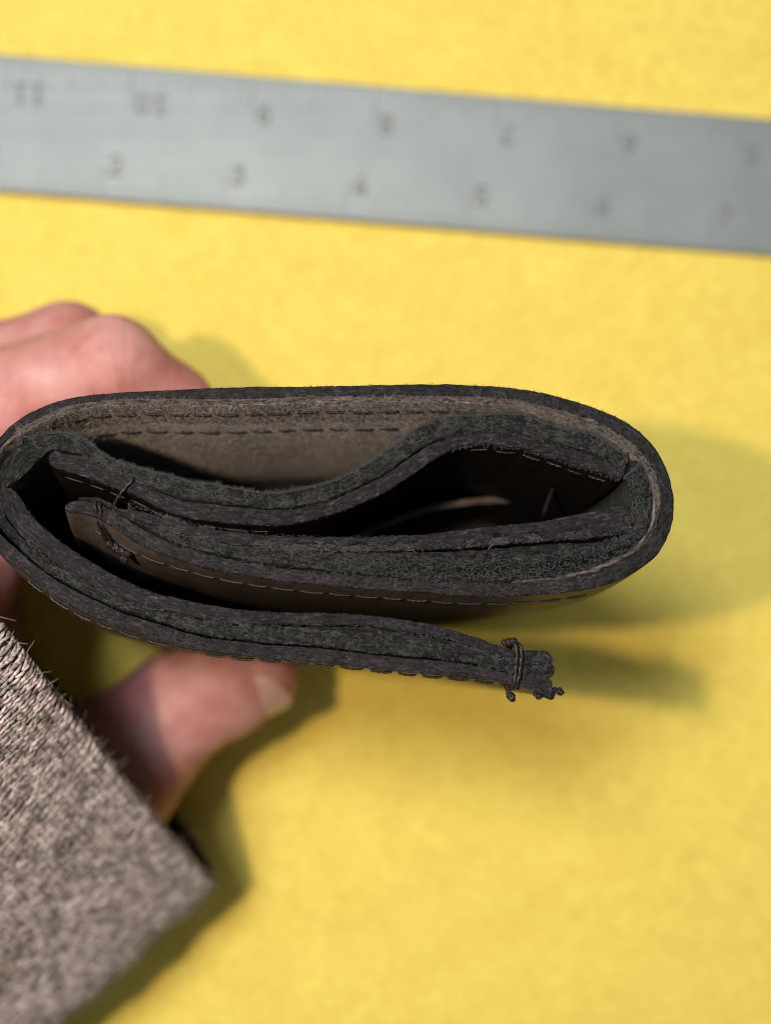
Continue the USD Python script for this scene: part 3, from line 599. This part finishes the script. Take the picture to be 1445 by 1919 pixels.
# skin folds across the thumb's joint
tA = (J['t3'][0] - J['t1'][0]); tA /= np.linalg.norm(tA)
rel = G - J['t2'][0].astype(np.float32); sA = rel @ tA.astype(np.float32)
near = np.exp(-(np.linalg.norm(rel, axis=-1) / 0.016) ** 4)
for k_, o_ in enumerate((-0.0075, -0.0040, -0.0012, 0.0022, 0.0060)):
    field = field + (0.00055 * np.exp(-((sA - o_ - 0.0012 * np.sin(rel[..., 2] * 420 + k_)) / 0.0007) ** 2) * near).astype(np.float32)
tI = (J['i1'][0] - J['i0'][0]); tI /= np.linalg.norm(tI); rel = G - J['i1'][0].astype(np.float32); sA = rel @ tI.astype(np.float32)
near = np.exp(-(np.linalg.norm(rel, axis=-1) / 0.013) ** 4)
for o_ in (-0.0060, -0.0030, 0.0004, 0.0030):
    field = field + (0.00035 * np.exp(-((sA - o_) / 0.0006) ** 2) * near).astype(np.float32)
field = field + (fbm(G * 160, 2, 3).astype(np.float32) - 0.5) * 0.0008
def lookup(x, y, z):
    fx, fy, fz = (x - lo[0]) / hstep, (y - lo[1]) / hstep, (z - lo[2]) / hstep
    i, j, k = int(fx), int(fy), int(fz)
    n0, n1, n2 = field.shape
    if not (0 <= i < n0 - 1 and 0 <= j < n1 - 1 and 0 <= k < n2 - 1): return -0.004
    fx -= i; fy -= j; fz -= k
    c = field[i:i + 2, j:j + 2, k:k + 2]
    c = c[0] * (1 - fx) + c[1] * fx
    c = c[0] * (1 - fy) + c[1] * fy
    return -float(c[0] * (1 - fz) + c[1] * fz)
fl_ = field.tolist() if False else None
hand = manifold3d.Manifold.level_set(lookup, [*(lo + 0.001), *(hi - 0.002)], 0.0016, 0.0)
hm = hand.to_mesh(); hand_tm = trimesh.Trimesh(hm.vert_properties[:, :3], hm.tri_verts, process=True)
trimesh.smoothing.filter_taubin(hand_tm, iterations=12)
comp = max(hand_tm.split(only_watertight=False), key=lambda c: len(c.faces))
hp = put(person, 'hand', comp, M['skin'], smooth=True)
# thumb nail
t2, t3 = J['t2b'][0], J['t3'][0]
ta = (t3 - t2) / np.linalg.norm(t3 - t2)
nn = np.array([0.30, -0.62, 0.72]); nn -= ta * (nn @ ta); nn /= np.linalg.norm(nn); bb = np.cross(ta, nn)
un, vn = np.meshgrid(np.linspace(-1, 1, 25), np.linspace(-1, 1, 17), indexing='ij')
rr_ = np.sqrt(np.clip(1 - 0.5 * vn ** 2, 0, 1))
ang = vn * 0.98 * np.clip(1 - np.abs(un) ** 3.2, 0.02, 1) ** (1 / 3.2)
cen = t2 + ta * 0.0056
rad = 0.0075 + 0.00035 * np.cos(un * 1.3) - 0.0007 * (un + 1) / 2
off = un * 0.0066 * (1 - 0.22 * vn ** 2)
top_ = cen + off[..., None] * ta + rad[..., None] * (np.cos(ang)[..., None] * nn + np.sin(ang)[..., None] * bb)
bot_ = cen + off[..., None] * ta * 0.97 + (rad - 0.0009)[..., None] * (np.cos(ang)[..., None] * nn + np.sin(ang)[..., None] * bb)
nv = np.vstack([top_.reshape(-1, 3), bot_.reshape(-1, 3)])
gf = tris(grid_faces(25, 17)); ring = [i * 17 for i in range(25)] + [24 * 17 + j for j in range(1, 17)] + [i * 17 + 16 for i in range(23, -1, -1)] + [j for j in range(15, 0, -1)]
sidef = []
for q in range(len(ring)):
    a_, b_ = ring[q], ring[(q + 1) % len(ring)]
    sidef += [[a_, b_, b_ + 425], [a_, b_ + 425, a_ + 425]]
ntm = trimesh.Trimesh(nv, np.vstack([gf, gf[:, ::-1] + 425, sidef]), process=False)
trimesh.repair.fix_normals(ntm)
put(hp, 'thumb_nail', ntm, M['nail'], smooth=60)

# sleeve
M['sleeve_in'] = plain('dark_sleeve_inside', (0.018, 0.017, 0.019), 0.95, 0.05)
M['knit'] = mat('melange_knit_yarn', {
    'geo': ('geometry', {}), 'n': ('noise_texture', {'scale': 480.0, 'detail': 3.0, 'roughness': 0.7}),
    'st': ('noise_texture', {'scale': 2600.0, 'detail': 3.0, 'roughness': 0.7, 'distortion': 1.5}),
    'a': ('math', {'math_type': 'multiply_add', 'value2': 0.24}), 'a2': ('math', {'math_type': 'multiply_add', 'value2': 0.50}), 'o': ('math', {'math_type': 'subtract', 'value2': 0.50}),
    'r': ('rgb_ramp', {'ramp': [(0.08, (0.075, 0.069, 0.072)), (0.23, (0.25, 0.211, 0.215)), (0.38, (0.57, 0.475, 0.49)), (0.62, (0.74, 0.63, 0.65))]}),
    'b': ('bump', {'strength': 0.6, 'distance': 0.00008}),
    'p': ('principled_bsdf', {'roughness': 0.9, 'specular_ior_level': 0.1, 'sheen_weight': 0.2, 'sheen_roughness': 0.5})},
    [('geo.position', 'n.vector'), ('geo.position', 'st.vector'), ('geo.random_per_island', 'a.value1'), ('n.fac', 'o.value1'), ('o.value', 'a.value3'),
     ('st.fac', 'a2.value1'), ('a.value', 'a2.value3'), ('a2.value', 'r.fac'), ('r.color', 'p.base_color'), ('st.fac', 'b.height'), ('b.normal', 'p.normal')])
RIM = [(0, 1212, 5), (100, 1330, 15), (200, 1453, 31), (290, 1560, 48), (350, 1628, 61), (387, 1662, 71), (390, 1636, 84), (340, 1555, 92), (212, 1405, 95), (50, 1245, 95), (-120, 1090, 92), (-235, 1000, 78), (-260, 960, 50), (-180, 1010, 20), (-80, 1115, 7)]
rim = np.array([P(x, y, d * mm) for x, y, d in RIM])
rim_c = np.vstack([rim, rim[:1]]); sr = np.r_[0, np.cumsum(np.linalg.norm(np.diff(rim_c, axis=0), axis=1))]
spl = CubicSpline(sr, rim_c, bc_type='periodic'); PER = sr[-1]
AX = np.array([0.745, 0.665, -0.06]); AX /= np.linalg.norm(AX)
cen_r = rim.mean(0)
LR = 0.0015
def sleeve(u, v):
    """u along the rim (m), v back along the sleeve from the lip (m); negative v goes round the lip to the inside"""
    u, v = np.broadcast_arrays(np.asarray(u, float), np.asarray(v, float))
    p = spl(u % PER); t = spl(u % PER, 1); nr = np.cross(t, AX); nr /= np.linalg.norm(nr, axis=-1, keepdims=True)
    sg = np.sign(((p - cen_r) * nr).sum(-1)); nr = nr * np.where(np.abs(sg) > 0, sg, 1)[..., None]
    ph = np.clip(-v / LR, 0, np.pi)
    q = p + AX * (LR * np.sin(ph) - np.maximum(v, 0) + np.maximum(-v - np.pi * LR, 0) * -1.0)[..., None] - nr * (LR * (1 - np.cos(ph)))[..., None]
    back = np.maximum(v, 0)
    w = (fbm(np.stack([u * 40, back * 55, u * 0], -1), 3, 8) - 0.5) * 0.005 * sstep(back, 0.0, 0.02)
    q = q + nr * (w + 0.0006 * np.sin(back * 180) * np.exp(-back / 0.02))[..., None]
    q[..., 2] = np.maximum(q[..., 2], 0.0012)
    return q
uu = np.linspace(0, PER, 241)[:-1]
vv = np.r_[-0.03, -0.012, np.linspace(-np.pi * LR, 0, 9), np.linspace(0.001, 0.10, 60)]
UU, VV = np.meshgrid(uu, vv, indexing='ij')
sq = sleeve(UU, VV)
sq = np.vstack([sq, sq[:1]])
slp = put(person, 'sleeve', (sq.reshape(-1, 3), tris(grid_faces(241, len(vv)))), M['sleeve_in'], smooth=True, label='grey melange knit sleeve cuff')
WU, WV = 0.00142, 0.00122
nu_ = int(PER / WU); us = np.arange(nu_) * PER / nu_
vs = np.arange(-0.0022, 0.085, WV)
UU, VV = np.meshgrid(us, vs, indexing='ij')
p0 = sleeve(UU, VV); e = 1e-4
pu = (sleeve(UU + e, VV) - p0) / e; pv = (sleeve(UU, VV - e) - p0) / e         # v toward the lip
nrm = np.cross(pu, pv); nrm /= np.linalg.norm(nrm, axis=-1, keepdims=True)
outw = p0 - (cen_r - AX * np.maximum(VV, 0)[..., None]); flip = np.sign((nrm * outw).sum(-1)); flip = np.where(VV < -LR * 1.6, -flip, flip)
nrm *= np.where(flip == 0, 1, flip)[..., None]
sx = p0[..., 0] / (CAMH - p0[..., 2]) * F + 722.5; sy = 959.5 - p0[..., 1] / (CAMH - p0[..., 2]) * F
keep = (nrm[..., 2] > -0.45) & (sx > -60) & (sx < 460) & (sy < 1990) & (sy > 1120)
K = np.argwhere(keep)
kp, ku, kv, kn = p0[keep], pu[keep], pv[keep], nrm[keep]
ku /= np.linalg.norm(ku, axis=1, keepdims=True); kv /= np.linalg.norm(kv, axis=1, keepdims=True)
tl = np.array([0.0, 0.22, 0.5, 0.78, 1.0]); rl = np.array([0.10, 0.82, 1.0, 0.8, 0.12])
SID = 6; an = np.linspace(0, 2 * np.pi, SID, endpoint=False)
allv = []
for sd in (-1, 1):
    nk = len(kp)
    jit = rng.normal(0, 0.10, (nk, 1)); L = WV * rng.uniform(1.45, 1.85, (nk, 1)); wv = rng.uniform(0.85, 1.2, (nk, 1))
    cx = sd * WU * (0.40 - 0.28 * tl[None] ** 1.3) + jit * WU                              # legs close together at the lip side
    cy = (tl[None] - 0.5) * L
    cz = 0.00028 * np.sin(np.pi * np.clip(tl, 0, 1))[None] * 1.0 + 0.0001 + rng.normal(0, 0.00005, (nk, 1))
    c = kp[:, None] + cx[..., None] * ku[:, None] + cy[..., None] * kv[:, None] + cz[..., None] * kn[:, None]
    r = 0.00029 * rl[None] * wv
    ring_ = r[..., None, None] * (np.cos(an)[None, None, :, None] * ku[:, None, None] + 0.85 * np.sin(an)[None, None, :, None] * kn[:, None, None])
    allv.append((c[:, :, None] + ring_).reshape(nk, -1, 3))
allv = np.concatenate(allv); nb = len(tl) * SID
fb = tris(grid_faces(len(tl), SID, wrap=True))
fc = np.array([[0, i + 1, i] for i in range(1, SID - 1)] + [[(len(tl) - 1) * SID, (len(tl) - 1) * SID + i, (len(tl) - 1) * SID + i + 1] for i in range(1, SID - 1)])
fb = np.vstack([fb, fc])
fa = (np.arange(len(allv))[:, None, None] * nb + fb[None]).reshape(-1, 3)
put(slp, 'knit_stitches', (allv.reshape(-1, 3), fa), M['knit'], smooth=True, kind='stuff')
# stray wool hairs on the sleeve
nh = 2600
idx = rng.integers(0, len(kp), nh)
dirs = kn[idx] * rng.uniform(0.2, 1, (nh, 1)) + ku[idx] * rng.normal(0, 0.7, (nh, 1)) + kv[idx] * rng.normal(0.2, 0.7, (nh, 1)); dirs /= np.linalg.norm(dirs, axis=1, keepdims=True)
Lh = rng.uniform(0.0006, 0.0018, (nh, 1)); cu = rng.normal(0, 0.4, (nh, 3))
b0 = kp[idx] + kn[idx] * 0.00035
curves(slp, 'wool_hairs', np.stack([b0, b0 + dirs * Lh * 0.4, b0 + (dirs * 0.75 + cu * 0.3) * Lh, b0 + (dirs + cu * 0.7) * Lh], 1), np.tile([4e-5, 4e-5, 3e-5, 1.5e-5], (nh, 1)), plain('wool_hair', (0.45, 0.38, 0.36), 0.9, 0.1))
